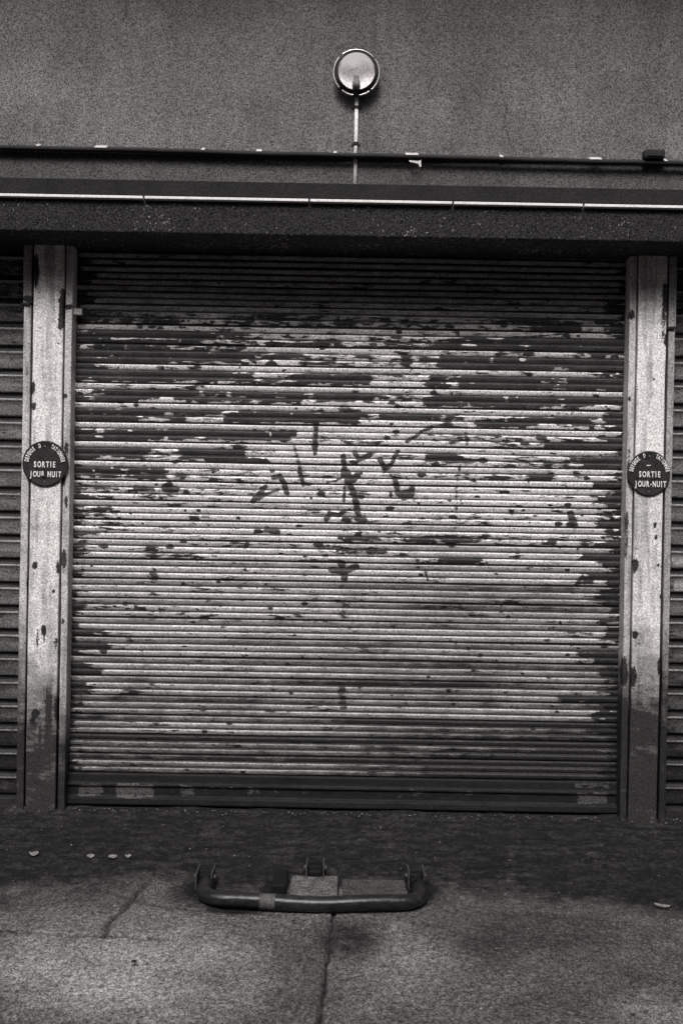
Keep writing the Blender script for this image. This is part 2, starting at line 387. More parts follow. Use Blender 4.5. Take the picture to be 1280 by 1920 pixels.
# round lamp
def lamp():
    c = onY(668, 135, YW-.05); c = Vector((c.x, YW, c.z))
    t = thing('wall_lamp', 'round bulkhead lamp with glass lens and chrome ring high on the wall', 'wall lamp', c)
    k = .00247
    bm = bmesh.new(); lathe(bm, c, [(.0, 0), (.080, 0), (.094, .004), (.099, .02), (.099, .046), (.094, .052), (.086, .050), (.086, .02), (0, .02)], 64)
    obj('housing', bm, M_dark, t, True)
    for a0, a1 in ((42, 128), (-48, 36), (140, 222), (232, 262), (278, 306)):       # bright beads of the clamp ring
        bm = bmesh.new(); pr = [(.1035+.0042*math.cos(2*math.pi*q/8), .048+.005*math.sin(2*math.pi*q/8)) for q in range(9)]
        lathe(bm, c, pr, 26, R(a0), R(a1), False); obj('ring_bead', bm, M_chrome, t, True)
    # pressed reflector dish
    n = NT('lamp_reflector'); n.p.inputs['Roughness'].default_value = .3; n.p.inputs['Metallic'].default_value = .0
    n.colour(n.math('MULTIPLY', n.grain(.25, 200), n.rng(n.noise(30, 4, .7), .3, .7, .88, .97))); n.bump(n.noise(50, 3, .6), .002)
    bm = bmesh.new(); lathe(bm, c, [(.0005, .044)]+[(.084*math.sin(a), .060-.016*math.cos(a)) for a in [R(x) for x in range(8, 91, 8)]]+[(.086, .060)], 64)
    obj('reflector', bm, n.m, t, True)
    bm = bmesh.new(); lathe(bm, c, [(.0835, .056), (.0885, .056), (.0885, .064), (.0835, .064), (.0835, .056)], 64); obj('lens_seat', bm, M_dark, t, True)
    # bulb and holder seen through the glass
    bm = bmesh.new(); bmesh.ops.create_uvsphere(bm, u_segments=20, v_segments=12, radius=.013, matrix=Matrix.Translation(c+Vector((0, -.058, -.022)))); b = obj('bulb', bm, simple('frosted_bulb', .45, .4, 0, .2, .1, 30, 0), t, True)
    bm = bmesh.new(); tube(bm, [c+Vector((0, -.058, -.030)), c+Vector((0, -.058, -.045)), c+Vector((0, -.058, -.047)), c+Vector((0, -.058, -.076))], [.012, .013, .018, .018], 16); obj('bulb_holder', bm, simple('holder_grey', .20, .6, 0, .2, .1, 30, 0), t, True)
    # domed glass
    m = bpy.data.materials.new('lamp_glass'); m.use_nodes = True; q = m.node_tree; q.nodes.clear()
    oo = q.nodes.new('ShaderNodeOutputMaterial'); mx = q.nodes.new('ShaderNodeMixShader'); tr = q.nodes.new('ShaderNodeBsdfTransparent')
    gl = q.nodes.new('ShaderNodeBsdfGlossy'); gl.inputs['Roughness'].default_value = .22; fr = q.nodes.new('ShaderNodeLayerWeight'); fr.inputs[0].default_value = .06
    mx2 = q.nodes.new('ShaderNodeMixShader'); df = q.nodes.new('ShaderNodeBsdfDiffuse'); df.inputs[0].default_value = g3(.92)
    q.links.new(fr.outputs['Fresnel'], mx.inputs[0]); q.links.new(tr.outputs[0], mx.inputs[1]); q.links.new(gl.outputs[0], mx.inputs[2])
    q.links.new(mx.outputs[0], mx2.inputs[1]); q.links.new(df.outputs[0], mx2.inputs[2]); q.links.new(mx2.outputs[0], oo.inputs[0])
    ge = q.nodes.new('ShaderNodeNewGeometry'); sz = q.nodes.new('ShaderNodeSeparateXYZ'); nz = q.nodes.new('ShaderNodeTexNoise'); nz.inputs['Scale'].default_value = 22; nz.inputs['Detail'].default_value = 4
    ad = q.nodes.new('ShaderNodeMath'); ad.operation = 'MULTIPLY_ADD'; ad.inputs[1].default_value = .10; mr = q.nodes.new('ShaderNodeMapRange')
    q.links.new(ge.outputs['Position'], sz.inputs[0]); q.links.new(ge.outputs['Position'], nz.inputs['Vector']); q.links.new(nz.outputs[0], ad.inputs[0]); q.links.new(sz.outputs[2], ad.inputs[2])
    mr.inputs[1].default_value = c.z+.045; mr.inputs[2].default_value = c.z+.085; mr.inputs[3].default_value = .03; mr.inputs[4].default_value = .7  # grey veil painted on the lens top in place of its shade
    q.links.new(ad.outputs[0], mr.inputs[0]); q.links.new(mr.outputs[0], mx2.inputs[0])
    df.inputs[0].default_value = g3(.62)
    bm = bmesh.new(); lathe(bm, c, [(.084, .064)]+[(.084*math.cos(a), .064+.026*math.sin(a)) for a in [R(x) for x in range(10, 90, 10)]]+[(.0004, .090)], 64)
    obj('glass_lens', bm, m, t, True)
lamp()

# ------------------------------------------------------------------ shutters
PATCH = [ # bare or dark patches of the middle shutter: x0, x1, y0, y1, strength (photograph places on the curtain)
 (179,310,610,630,1),(320,495,612,626,.5),(135,305,639,665,1),(270,437,650,674,1),(135,300,676,711,.8),(270,463,687,711,1),
 (560,660,704,715,.9),(183,371,722,735,1),(205,495,735,746,.9),(603,690,728,752,1),(240,437,762,772,.6),(437,660,766,790,1),
 (135,244,770,785,1),(209,327,809,822,1),(327,529,807,822,1),(135,262,827,857,.9),(345,450,836,857,1),(397,498,862,868,.9),
 (135,305,873,895,.8),(837,1165,636,650,.6),(1007,1077,615,643,.9),(832,1025,652,687,1),(1034,1165,652,687,.8),(876,1025,691,726,1),
 (1077,1178,691,726,.85),(640,684,704,720,.9),(806,1042,746,759,1),(1068,1134,748,760,.7),(640,680,766,780,.9),(723,859,774,785,.9),
 (902,1099,785,796,.6),(1082,1104,774,796,.9),(1033,1178,830,841,.9),(810,854,849,862,1),(850,902,861,866,.8),(1100,1178,853,880,.9),
 (1000,1025,883,900,.9),(650,750,993,1012,.45),(770,900,1006,1016,.6),(634,712,1030,1038,.6),
 (790,890,1049,1057,.9),(430,642,779,788,.9),(400,533,813,821,.9),(400,451,838,856,.9),(1120,1178,905,945,.7),(1095,1178,1015,1050,.7),
 (135,210,930,1000,.5),(1085,1160,1075,1095,.9),(1090,1170,1225,1245,.6),(1060,1180,1290,1320,.5),(130,195,1180,1235,.6),(128,185,1255,1300,.6),
 (820,880,738,744,.8),(920,960,735,747,.9),(1000,1040,733,748,.7),(700,735,696,702,.8),(812,826,698,720,.9),(745,760,660,672,.9),(500,560,734,750,.5),
 (1140,1180,560,1480,.6),(128,150,560,1480,.55)]
STROKES = [([(592,793),(590,850)],5.5,.8),([(551,836),(560,872)],5,.55),([(561,878),(568,908)],5.5,.75),([(474,940),(486,925),(497,912)],5.5,.9),([(480,938),(500,926),(522,918)],4,.7),
 ([(512,895),(524,892),(532,905),(538,924)],5.5,.95),([(644,854),(645,880)],5.5,1),([(645,880),(650,898),(662,900),(670,892)],7,1),([(646,892),(630,902),(612,905)],2.5,.8),
 ([(648,888),(654,900)],10,1),([(646,905),(645,940)],4,.6),([(657,912),(668,943),(670,955)],6.5,1),([(668,955),(676,975)],6,.8),([(612,975),(618,962),(634,966),(646,958)],5,.75),
 ([(668,972),(684,976)],6,.85),([(666,850),(672,862),(694,852)],5.5,.9),([(668,866),(668,870)],3,.8),([(810,801),(790,808),(778,818),(763,827)],4.5,.8),([(746,845),(737,863),(732,872)],4.5,.7),([(732,872),(722,880),(712,862)],6,.85),
 ([(741,900),(744,912)],6,.8),([(746,922),(756,933),(770,928),(772,915)],6.5,1),([(752,925),(766,922)],7,.9),([(731,922),(733,930)],4,.8),([(862,872),(857,900)],4,.45),([(856,910),(855,990)],4,.4),([(873,812),(875,832)],4.5,.6),([(592,790),(593,796)],7,.7),
 ([(620,1068),(645,1072),(668,1062)],7,.85),([(640,1058),(645,1082)],8,.9),([(600,1030),(700,1036)],9,.4),([(642,1100),(644,1160)],6,.3),([(640,1285),(643,1325)],9,.6),
 ([(255,915),(285,918)],7,.7),([(308,915),(330,917)],8,.8),([(286,1076),(293,1084)],7,.8),([(500,993),(520,998)],7,.75),([(1070,965),(1076,984)],9,.85),([(1010,820),(1020,822)],6,.9),([(640,768),(672,772)],8,.6),
 ([(250,1160),(400,1163),(560,1164),(760,1172)],4.5,.3),([(330,1239),(480,1242),(590,1243)],4,.25),([(680,1250),(860,1255),(960,1256)],4.5,.2),([(560,1052),(640,1052)],4,.6),([(800,1056),(885,1057)],4.5,.7),
 ([(1030,1180),(1110,1190)],5,.4),([(796,1070),(802,1088)],2.6,.8),([(245,1288),(246,1302)],2,.9),([(1078,888),(1100,900)],7,.5),([(850,888),(880,894)],5,.3)]

def curtain_rows(z_top, z_bot, pitch, bands, rib, hinge):
    """profile from top to bottom: list of (z, out, t-in-slat, band). Every band is a flat rib with a lip that faces up and an undercut"""
    rows = []; n = int((z_top-z_bot)/pitch)+1; bh = pitch/bands
    for s in range(n):
        for b in range(bands):
            zt = z_top-s*pitch-b*bh
            d0 = hinge if b == 0 else rib; d1 = hinge if b == bands-1 else rib
            for f, out in ((0.0, -d0), (.07, -d0), (.14, -.0016), (.20, 0), (.28, -.0005), (.5, -.0026), (.76, -.0058), (.83, -.0082), (.87, -d1)):
                z = zt-f*bh
                if z < z_bot: continue
                rows.append((z, out, s, b, f))
    return rows

def main_shutter():
    Yc = 0.0
    xl = onY(128, 1000, Yc).x-.03; xr = onY(1178, 1000, Yc).x+.03
    z_top = z_lin+.02; z_b = onY(640, 1459, Yc-.01).z
    t = thing('roller_shutter', 'wide steel roller shutter with peeling pale paint between the two round signs', 'roller shutter', ((xl+xr)/2, Yc, 0))
    pitch = .0927
    # one slat seam must fall at y=1039 of the photograph
    zs = onY(640, 1019, Yc).z; z0 = zs+math.ceil((z_top-zs)/pitch)*pitch
    rows = [r_ for r_ in curtain_rows(z0, z_b, pitch, 3, .007, .015)]
    rz = np.array([r_[0] for r_ in rows]); ro = np.array([r_[1] for r_ in rows]); rb = np.array([r_[3] for r_ in rows]); rsn = np.array([r_[2] for r_ in rows]); rf = np.array([r_[4] for r_ in rows])
    xs = np.arange(xl, xr, .0048)
    X, Z = np.meshgrid(xs, rz); B = np.repeat(rb[:, None], len(xs), 1); SN = np.repeat(rsn[:, None], len(xs), 1); FF = np.repeat(rf[:, None], len(xs), 1)
    Y = Yc-np.repeat(ro[:, None], len(xs), 1)
    # dents and slight sag of single slats
    Y = Y+.0022*fbm(X*1.6, SN*7.3, 60, 3)+.0012*fbm(X*7, Z*9, 64, 2)
    Z = Z+.0022*vnoise(X*.8, SN*5.1, 61)+.0010*vnoise(X*3, SN*3.1, 62)
    px, py = proj(X, Y, Z)
    bi = SN*3+B
    bn = vnoise(px/75, bi*7.13, 70)*.65+vnoise(px/24, bi*3.7, 71)*.35          # wear runs along a rib
    fine = fbm(px/19, py/5, 72, 3)
    # how worn: by place and rib
    bare = np.interp(py, [440, 560, 600, 640, 700, 780, 870, 920, 1000, 1060, 1150, 1300, 1460], [-.5, -.45, -.05, .05, -.08, -.14, -.22, -.34, -.36, -.42, -.42, -.45, -.42])
    bare = bare-np.where((B == 0) & (py < 900), .38, 0)+np.where((py < 880) & (py > 620), .16*np.clip((480-px)/200, 0, 1)+.10*np.clip((px-800)/200, 0, 1), 0)+np.where((B > 0) & (py < 900), .04, 0)
    lm = np.interp(py, [600,700,900,1000,1150,1210,1300,1400], [185,170,165,150,150,185,175,145])-np.where(B == 0, 22, 0)+14*vnoise(py/9, py*0, 73)+(24-10*(B == 0))*vnoise(bi*1.7, bi*0, 74)
    rm = np.interp(py, [600,900,1000,1100,1300,1440], [1150,1140,1118,1112,1120,1125])+np.where(B == 0, 14, 0)+14*vnoise(py/9, py*0+4, 75)+22*vnoise(bi*1.3, bi*0+3, 76)
    # left and right margins never lost their dark undercoat
    mg = np.clip((lm-px)/26, -1, 1); mg2 = np.clip((px-rm)/26, -1, 1)
    P = -(bare+.52*bn+.42*fine)
    for x0, x1, y0, y1, s_ in PATCH:
        dx = np.maximum(x0-px, px-x1)/16; dy = np.maximum(y0-py, py-y1)/4.0
        q = np.clip(1-np.maximum(np.maximum(dx, dy), 0), 0, 1)
        P = P-q*np.where(B == 0, .35, 1.25)*s_*np.clip(.78+.75*fbm(px/13, bi*2.3+py/14, 95, 3)+.3*bn, 0, 1.3)
    rs = np.random.RandomState(12)
    for _ in range(800):                       # pin holes, stone chips and small flakes
        sx = rs.uniform(140, 1170); sy = 600+(rs.rand()**1.5)*850; a = 1.6+5.5*rs.rand()**2.2; a *= 1 if sy < 1050 else .7; b = a*rs.uniform(.3, .65)
        i0, i1 = np.searchsorted(-rz, -(onY(640, sy-40, 0).z)), np.searchsorted(-rz, -(onY(640, sy+40, 0).z))
        j0, j1 = np.searchsorted(xs, onY(sx-26, sy, 0).x), np.searchsorted(xs, onY(sx+26, sy, 0).x)
        w_ = (slice(i0, i1), slice(j0, j1)); q = np.clip(1.7-np.hypot((px[w_]-sx)/a, (py[w_]-sy)/b), 0, 1)*rs.uniform(.6, 1)
        P[w_] = P[w_]-1.35*q if rs.rand() < .72 or sy > 900 else P[w_]+.95*q
    P = np.minimum(P, .42-.95*np.maximum(mg, mg2)-.3*bn)
    for _ in range(620):                       # flakes that hold on in the bare margins
        sx = rs.choice([rs.uniform(142, 235), rs.uniform(1085, 1168), rs.uniform(150, 500), rs.uniform(500, 1150)], p=[.28, .2, .22, .30]); sy = rs.uniform(605, 1450 if sx < 240 or sx > 1080 else 890); a = rs.uniform(2, 6) if rs.rand() < .45 else rs.uniform(6, 17); b = rs.uniform(.7, 2.0)
        i0, i1 = np.searchsorted(-rz, -(onY(640, sy-40, 0).z)), np.searchsorted(-rz, -(onY(640, sy+40, 0).z))
        j0, j1 = np.searchsorted(xs, onY(sx-30, sy, 0).x), np.searchsorted(xs, onY(sx+30, sy, 0).x)
        w_ = (slice(i0, i1), slice(j0, j1)); q = np.clip(1.6-np.hypot((px[w_]-sx)/a, (py[w_]-sy)/b), 0, 1); P[w_] = P[w_]+.9*q
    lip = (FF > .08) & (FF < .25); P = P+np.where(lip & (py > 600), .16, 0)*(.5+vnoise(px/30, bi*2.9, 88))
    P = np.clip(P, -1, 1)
    # lips kept pale for their highlight; seams darkened for undercut shade and dirt
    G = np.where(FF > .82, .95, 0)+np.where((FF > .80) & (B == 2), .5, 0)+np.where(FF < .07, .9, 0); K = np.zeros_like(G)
    for pts, w_, s_ in STROKES:
        d = seg_dist(px+2.2*fine, py+1.5*fine, pts); K = np.maximum(K, (.24+.75*s_)*np.clip(1.55-d/(w_*.92), 0, 1)*(.95+.35*fine))
    # darkening that grows towards the bottom, patchy from slat to slat
    sl = vnoise(SN*2.37, px/420, 80)
    G = G+.46*np.clip(.20+(1*(py-1080)/380)+.35*fbm(px/170, py/60, 82)+.22*sl, 0, 1)+.14*np.clip(sl, 0, 1)+np.where(B == 0, .24, 0)*(py > 930)+.05*fbm(px/60, bi*1.9, 87)+.20*np.clip((py-985)/70, 0, 1)+.14*np.clip(fbm(px/230, py/45, 97)+(py-1200)/900, 0, 1)+.03*np.clip((py-1330)/110, 0, 1)
    G = G+.45*np.clip(1.2-np.hypot((px-1050)/380, (py-1460)/90)+.3*fbm(px/90, py/40, 83), 0, 1)
    G = G+.66*np.clip((655-py)/60+.45*fbm(px/150, py/22, 84)+.25*bn, 0, 1)  # shade below the beam painted in along with the dirt there
    cu = gridmesh('curtain', X, Y, Z, {'paint': P, 'grime_shade': G, 'ink': K}, M_curtain, t)
    # bottom rail
    zr1 = z_b+.004; zr0 = .022
    prof = [(zr1, .0), (zr1-.002, .012), (zr1-.045, .013), (zr1-.050, .020), (zr1-.058, .020), (zr1-.062, .012), (zr0+.040, .011), (zr0+.036, .026), (zr0+.006, .028), (zr0, .02), (zr0, -.02)]
    zz = []; oo = []
    for (a, b), (c_, d_) in zip(prof, prof[1:]):
        for q in np.linspace(0, 1, 6)[:-1]: zz.append(a+(c_-a)*q); oo.append(b+(d_-b)*q)
    zz.append(prof[-1][0]); oo.append(prof[-1][1])
    xs = np.arange(xl, xr, .006); X, Z = np.meshgrid(xs, np.array(zz)); Y = -np.repeat(np.array(oo)[:, None], len(xs), 1)+.002*vnoise(X*3, Z*0, 90)
    px, py = proj(X, Y, Z); P = -.75+.30*fbm(px/14, py/9, 91)
    for x0, x1, y0, y1, s_ in ((150,190,1472,1492,1.2),(222,250,1472,1494,1.5),(258,284,1473,1494,1.5),(340,362,1474,1492,1),(462,485,1477,1488,.8),(515,528,1478,1488,.7),(568,585,1480,1492,.7),(745,800,1483,1495,.6),(845,885,1486,1489,.7),(1080,1138,1471,1476,1.1),(1085,1135,1489,1506,1.2),(690,716,1484,1486,.6),(385,440,1476,1480,.8)):
        q = np.clip(1-np.maximum(np.maximum((x0-px)/8, (px-x1)/8), np.maximum((y0-py)/6, (py-y1)/6)), 0, 1); P = np.maximum(P, -.75+.85*s_*q+.5*fbm(px/7, py/5, 92))
    gridmesh('bottom_rail', X, Y, Z, {'paint': np.clip(P, -1, 1), 'grime_shade': np.full(px.shape, .15)}, M_rail, t)
    # back skin so that the curtain has a thickness
    bm = bmesh.new(); box(bm, xl, xr, Yc+.012, Yc+.022, .03, z_top); obj('back_lining', bm, M_dark, t)
    return t, xl, xr
shutter, SXL, SXR = main_shutter()

def strip_field(px, py, seed, base, chips, soil):
    P = base+.35*fbm(px/9, py/16, seed, 3)
    G = np.zeros_like(px)
    for x, y, rx, ry, s_ in chips:
        q = np.clip(1.45-np.hypot((px-x)/rx, (py-y)/ry)+.35*fbm(px/6, py/6, seed+5), 0, 1); P = P-1.6*s_*q; G = np.maximum(G, .7*s_*q)
    G = np.maximum(G, soil)
    return np.clip(P, -1, 1), G
def post_panel(name, parent, x0, x1, yf, z0, z1, mat, seed, chips, soilf, lip=0, yb=None):
    """folded upright strip between x0 and x1 whose face stands at yf; edges return to yb"""
    yb = yf+.05 if yb is None else yb
    rr = .004
    xs = [x0+.0005]*3+[x0, x0+rr*.3, x0+rr]+list(np.linspace(x0+rr+.004, x1-rr-.004, max(4, int((x1-x0)/.006))))+[x1-rr, x1-rr*.3, x1]+[x1-.0005]*3
    yy = [yb, (yb+yf)/2, yf+.008]+[yf+rr, yf+rr*.3, yf]+[yf]*max(4, int((x1-x0)/.006))+[yf, yf+rr*.3, yf+rr]+[yf+.008, (yb+yf)/2, yb]
    zs = np.arange(z0, z1, .008); X, Z = np.meshgrid(np.array(xs), zs); Y = np.repeat(np.array(yy)[None, :], len(zs), 0)
    X = X+.0012*vnoise(Z*1.3, Z*0+seed, seed)+.0007*vnoise(Z*9, X*0, seed+1)
    Y = Y+.0015*vnoise(Z*4, X*20, seed+2)
    px, py = proj(X, Y, Z); P, G = strip_field(px, py, seed, .55, chips, soilf(px, py))
    return gridmesh(name, X, Y, Z, {'paint': P, 'grime_shade': G}, mat, parent)
def soil(seed, y0, y1, k=1.0):
    return lambda px, py: np.clip(soil_(px, py, seed, y0, y1, k), 0, 1)**.62
def soil_(px, py, seed, y0, y1, k):
    return k*1.1*np.clip((py-y0)/(y1-y0)+.22*fbm(px/22, py/50, seed), 0, .97)+.55*np.clip(fbm(px/10, py/140, seed+3)-.05, 0, 1)+.35*np.clip(.2+fbm(px/30, py/40, seed+4)-.1, 0, .5)*np.clip((py-900)/400, 0, 1)

zt = z_lin+.01
def xat(px, Y, py=1000): return onY(px, py, Y).x
# posts (cover plates) -------------------------------------------------
YP = -.085
def post(label, xa, xb, chips, seed, y0, y1):
    x0 = xat(xa[0], YP, xa[1]); x1 = xat(xb[0], YP, xb[1])
    t = thing('steel_post', label, 'post', ((x0+x1)/2, YP, 0), 'pale posts beside the shutter')
    post_panel('cover_plate', t, x0, x1, YP, .0, zt, M_post, seed, chips, soil(seed+9, y0, y1), yb=.02)
    bm = bmesh.new(); box(bm, x0-.012, x1+.012, YP+.045, .12, 0, zt, .002); obj('core', bm, M_dark, t)
    return x0, x1
chipsL = [(68,505,5,28,1),(118,575,7,28,1),(113,610,5,18,.6),(62,728,4,12,.8),(64,762,4,6,.9),(82,1182,4.5,9,1),(83,1197,2,14,.5),(68,1338,9,8,.7),(62,1350,4,10,.7),(66,1060,5,8,.6),(108,1065,5,10,.5),(100,1108,3,4,.8),(104,1205,4,10,.5),(108,1330,6,30,.6),(70,1200,3,25,.3)]
chipsR = [(1246,560,5,35,.7),(1250,640,4,12,.9),(1242,610,5,30,.35),(1252,820,5,14,.8),(1228,985,3,5,.9),(1229,1008,3,4,.8),(1238,1250,6,14,1),(1190,1060,6,12,.7),(1190,1190,6,8,.8),(1226,710,1.5,2,.9),(1234,1060,2,3,.9),(1238,1118,2,3,.9),(1244,1180,3,5,.6),(1186,1270,8,20,.7)]
post('pale painted steel post left of the shutter, rusty spots down its face', (60, 700), (116.5, 700), chipsL, 101, 1200, 1460)
post('pale painted steel post right of the shutter, dirt rising up its foot', (1194.5, 700), (1247.5, 700), chipsR, 121, 1160, 1410)
# guide rails: U channels of the middle shutter
YG = -.074
def guide(parent, xa, xb, seed, chips, mat, y0=1250, y1=1430, k=1.0, z0=0.0, z1=None):
    return post_panel('guide_rail', parent, xat(xa, YG, 700), xat(xb, YG, 700), YG, z0, zt if z1 is None else z1, mat, seed, chips, soil(seed+3, y0, y1, k), yb=.03)
guide(shutter, 120.5, 133.5, 141, [(128,575,8,4,1),(122,742,4,4,.9),(120,900,3,10,.8),(124,940,3,14,.6),(120,1050,4,20,.7),(118,1165,3,8,.6),(124,840,5,12,.6)], M_guide, 1300, 1440)
guide(shutter, 1178, 1190.5, 151, [(1184,590,5,9,1),(1178,880,4,40,.5),(1180,748,3,5,.9),(1174,1000,4,60,.45),(1170,1260,8,25,.9)], M_guide, 1220, 1330)
# little metal tag on the left guide
c = onY(145, 584, -.045)
bm = bmesh.new(); box(bm, c.x-.022, c.x+.022, -.050, -.030, c.z-.015, c.z+.015, .002); box(bm, c.x-.028, c.x-.018, -.055, -.030, c.z-.007, c.z+.007, .002)
tube(bm, [(c.x+.010, -.054, c.z), (c.x+.010, -.049, c.z)], .004, 10)
obj('latch_tag', bm, simple('tag_zinc', .42, .5, 0, .3, .3, 60, .001), shutter)

# neighbouring shutters
def next_shutter(label, x0, x1, xg0, xg1, seed, bright, kinked):
    t = thing('roller_shutter', label, 'roller shutter', ((x0+x1)/2, .03, 0), 'neighbouring shutters at the edges of the photo')
    pitch = .1125; z_b = .04; zs = onY(20 if x0 < 0 else 1275, 786 if x0 < 0 else 851, .02).z; z0 = zs+math.ceil((zt-zs)/pitch)*pitch; rows = []
    n = int((z0-z_b)/pitch)+1
    for s in range(n):
        for f, out in ((0, -.012), (.10, -.012), (.12, .007), (.17, .0085), (.20, .007), (.24, .001), (.55, .0025), (.80, .001), (.86, -.002), (.89, -.012)):
            z = z0-s*pitch-f*pitch
            if z > z_b: rows.append((z, out, s, f))
    rz = np.array([q[0] for q in rows]); ro = np.array([q[1] for q in rows]); rs_ = np.array([q[2] for q in rows]); rf = np.array([q[3] for q in rows])
    xs = np.arange(x0, x1, .012 if abs(x1-x0) > 1 else .006); X, Z = np.meshgrid(xs, rz); SN = np.repeat(rs_[:, None], len(xs), 1); FF = np.repeat(rf[:, None], len(xs), 1)
    Y = .02-np.repeat(ro[:, None], len(xs), 1)+.002*vnoise(X*2, SN*3.3, seed); Z = Z+.0012*vnoise(X*1.1, SN*5.7, seed+1)
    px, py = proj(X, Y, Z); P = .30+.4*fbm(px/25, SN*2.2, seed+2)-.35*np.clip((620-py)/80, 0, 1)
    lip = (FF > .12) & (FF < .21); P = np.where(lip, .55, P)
    G = np.where(lip, .0, .56)+np.where((FF < .11) | (FF > .87), .7, 0)+.45*np.clip((py-1150)/300+.3*fbm(px/60, py/40, seed+3), 0, 1)  # lip highlights and shaded slat gaps put into the colour
    if bright:
        for yy, h in ((1056, 7), (1100, 10)): 
            m = (np.abs(py-yy) < h) & (px > 1262); P = np.where(m, .9, P); G = np.where(m, -.25, G)
    gridmesh('curtain', X, Y, Z, {'paint': P, 'grime_shade': G}, M_next, t)
    bm = bmesh.new(); box(bm, x0, x1, .045, .055, .0, zt); box(bm, x0, x1, -.01, .04, .0, .045, .004); obj('bottom_rail', bm, M_dark, t)
    xa = xat(xg0, YG, 700); xb = xat(xg1, YG, 700)
    ys = onY(52 if x0 < 0 else 1262, kinked, YG).z
    pa = post_panel('guide_rail', t, xa, xb, YG, 0, ys-.006, M_guide if x0 < 0 else M_next, seed+20, [(50,700,3,9,.4),(52,1100,4,30,.4),(1258,1240,5,14,.8)], soil(seed+5, 1150, 1440), yb=.03)
    post_panel('guide_rail', t, xa-.004, xb+.001, YG-.004, ys, zt, M_next, seed+21, [(52,560,10,6,.8)], soil(seed+6, 1600, 1900), yb=.03)
    bm = bmesh.new(); box(bm, xa-.012, xb-.004, YG-.010, YG+.02, ys-.014, ys-.002, .003); obj('guide_bracket', bm, M_dark, t)
    # guide at the far side of that opening
    far = x0 if x0 < 0 else x1
    bm = bmesh.new(); box(bm, far-.03, far+.03, YG, .045, 0, zt, .003); obj('guide_rail', bm, M_dark, t)
next_shutter('dark grey shutter of wide slats at the left edge of the photo', -4.55, xat(41, .02, 1000)+.02, 42.5, 56.5, 201, False, 567)
next_shutter('dark grey wide slat shutter with two white marks at the right edge', xat(1266, .02, 1000)-.03, 4.6, 1251.5, 1264, 231, True, 612)
for x, lb in ((-4.66, 'pale post far to the left, beyond the left shutter'), (4.71, 'pale post far to the right, beyond the right shutter')):
    t = thing('steel_post', lb, 'post', (x, YP, 0), 'pale posts beside the shutter')
    post_panel('cover_plate', t, x-.08, x+.08, YP, 0, zt, M_post, 300, [], soil(303, 1330, 1480), yb=.02)
for s in (-1, 1):
    bm = bmesh.new(); box(bm, min(s*4.76, s*XW), max(s*4.76, s*XW), -.03, .3, -.05, zt); o = obj('end_wall', bm, M_lower)
    tag(o, 'plain grimy wall beyond the far %s post' % ('left' if s < 0 else 'right'), 'wall')
# door sill
bm = bmesh.new(); box(bm, SXL, SXR, -.05, .05, -.03, .012, .004)
tag(obj('door_sill', bm, M_dark), 'low dark iron sill on the ground under the middle shutter', 'sill')

# ------------------------------------------------------------------ signs
def glyph(ch, size, sx, bold):
    cu = bpy.data.curves.new('glyph', 'FONT'); cu.body = ch; cu.size = size; cu.align_x = 'CENTER'; cu.offset = bold; cu.extrude = .0008; cu.resolution_u = 3
    o = bpy.data.objects.new('glyph', cu); COL.objects.link(o)
    dg = bpy.context.evaluated_depsgraph_get(); me = bpy.data.meshes.new_from_object(o.evaluated_get(dg))
    bpy.data.objects.remove(o); bpy.data.curves.remove(cu)
    me.transform(Matrix.Diagonal((sx, 1, 1, 1))); return me
def place_glyphs(items, c):
    bm = bmesh.new()
    for me, m in items:
        me.transform(m); bm.from_mesh(me); bpy.data.meshes.remove(me)
    bmesh.ops.transform(bm, matrix=Matrix.Translation(c) @ Matrix.Rotation(R(90), 4, 'X'), verts=bm.verts); return bm
def text_line(word, size, sx, bold, adv, x0, y):
    it = []
    x = x0
    for ch in word:
        a = adv*(.55 if ch == 'I' else 1)
        if ch != ' ': it.append((glyph(ch, size, sx, bold), Matrix.Translation((x+a/2, y, 0))))
        x += a
    return it
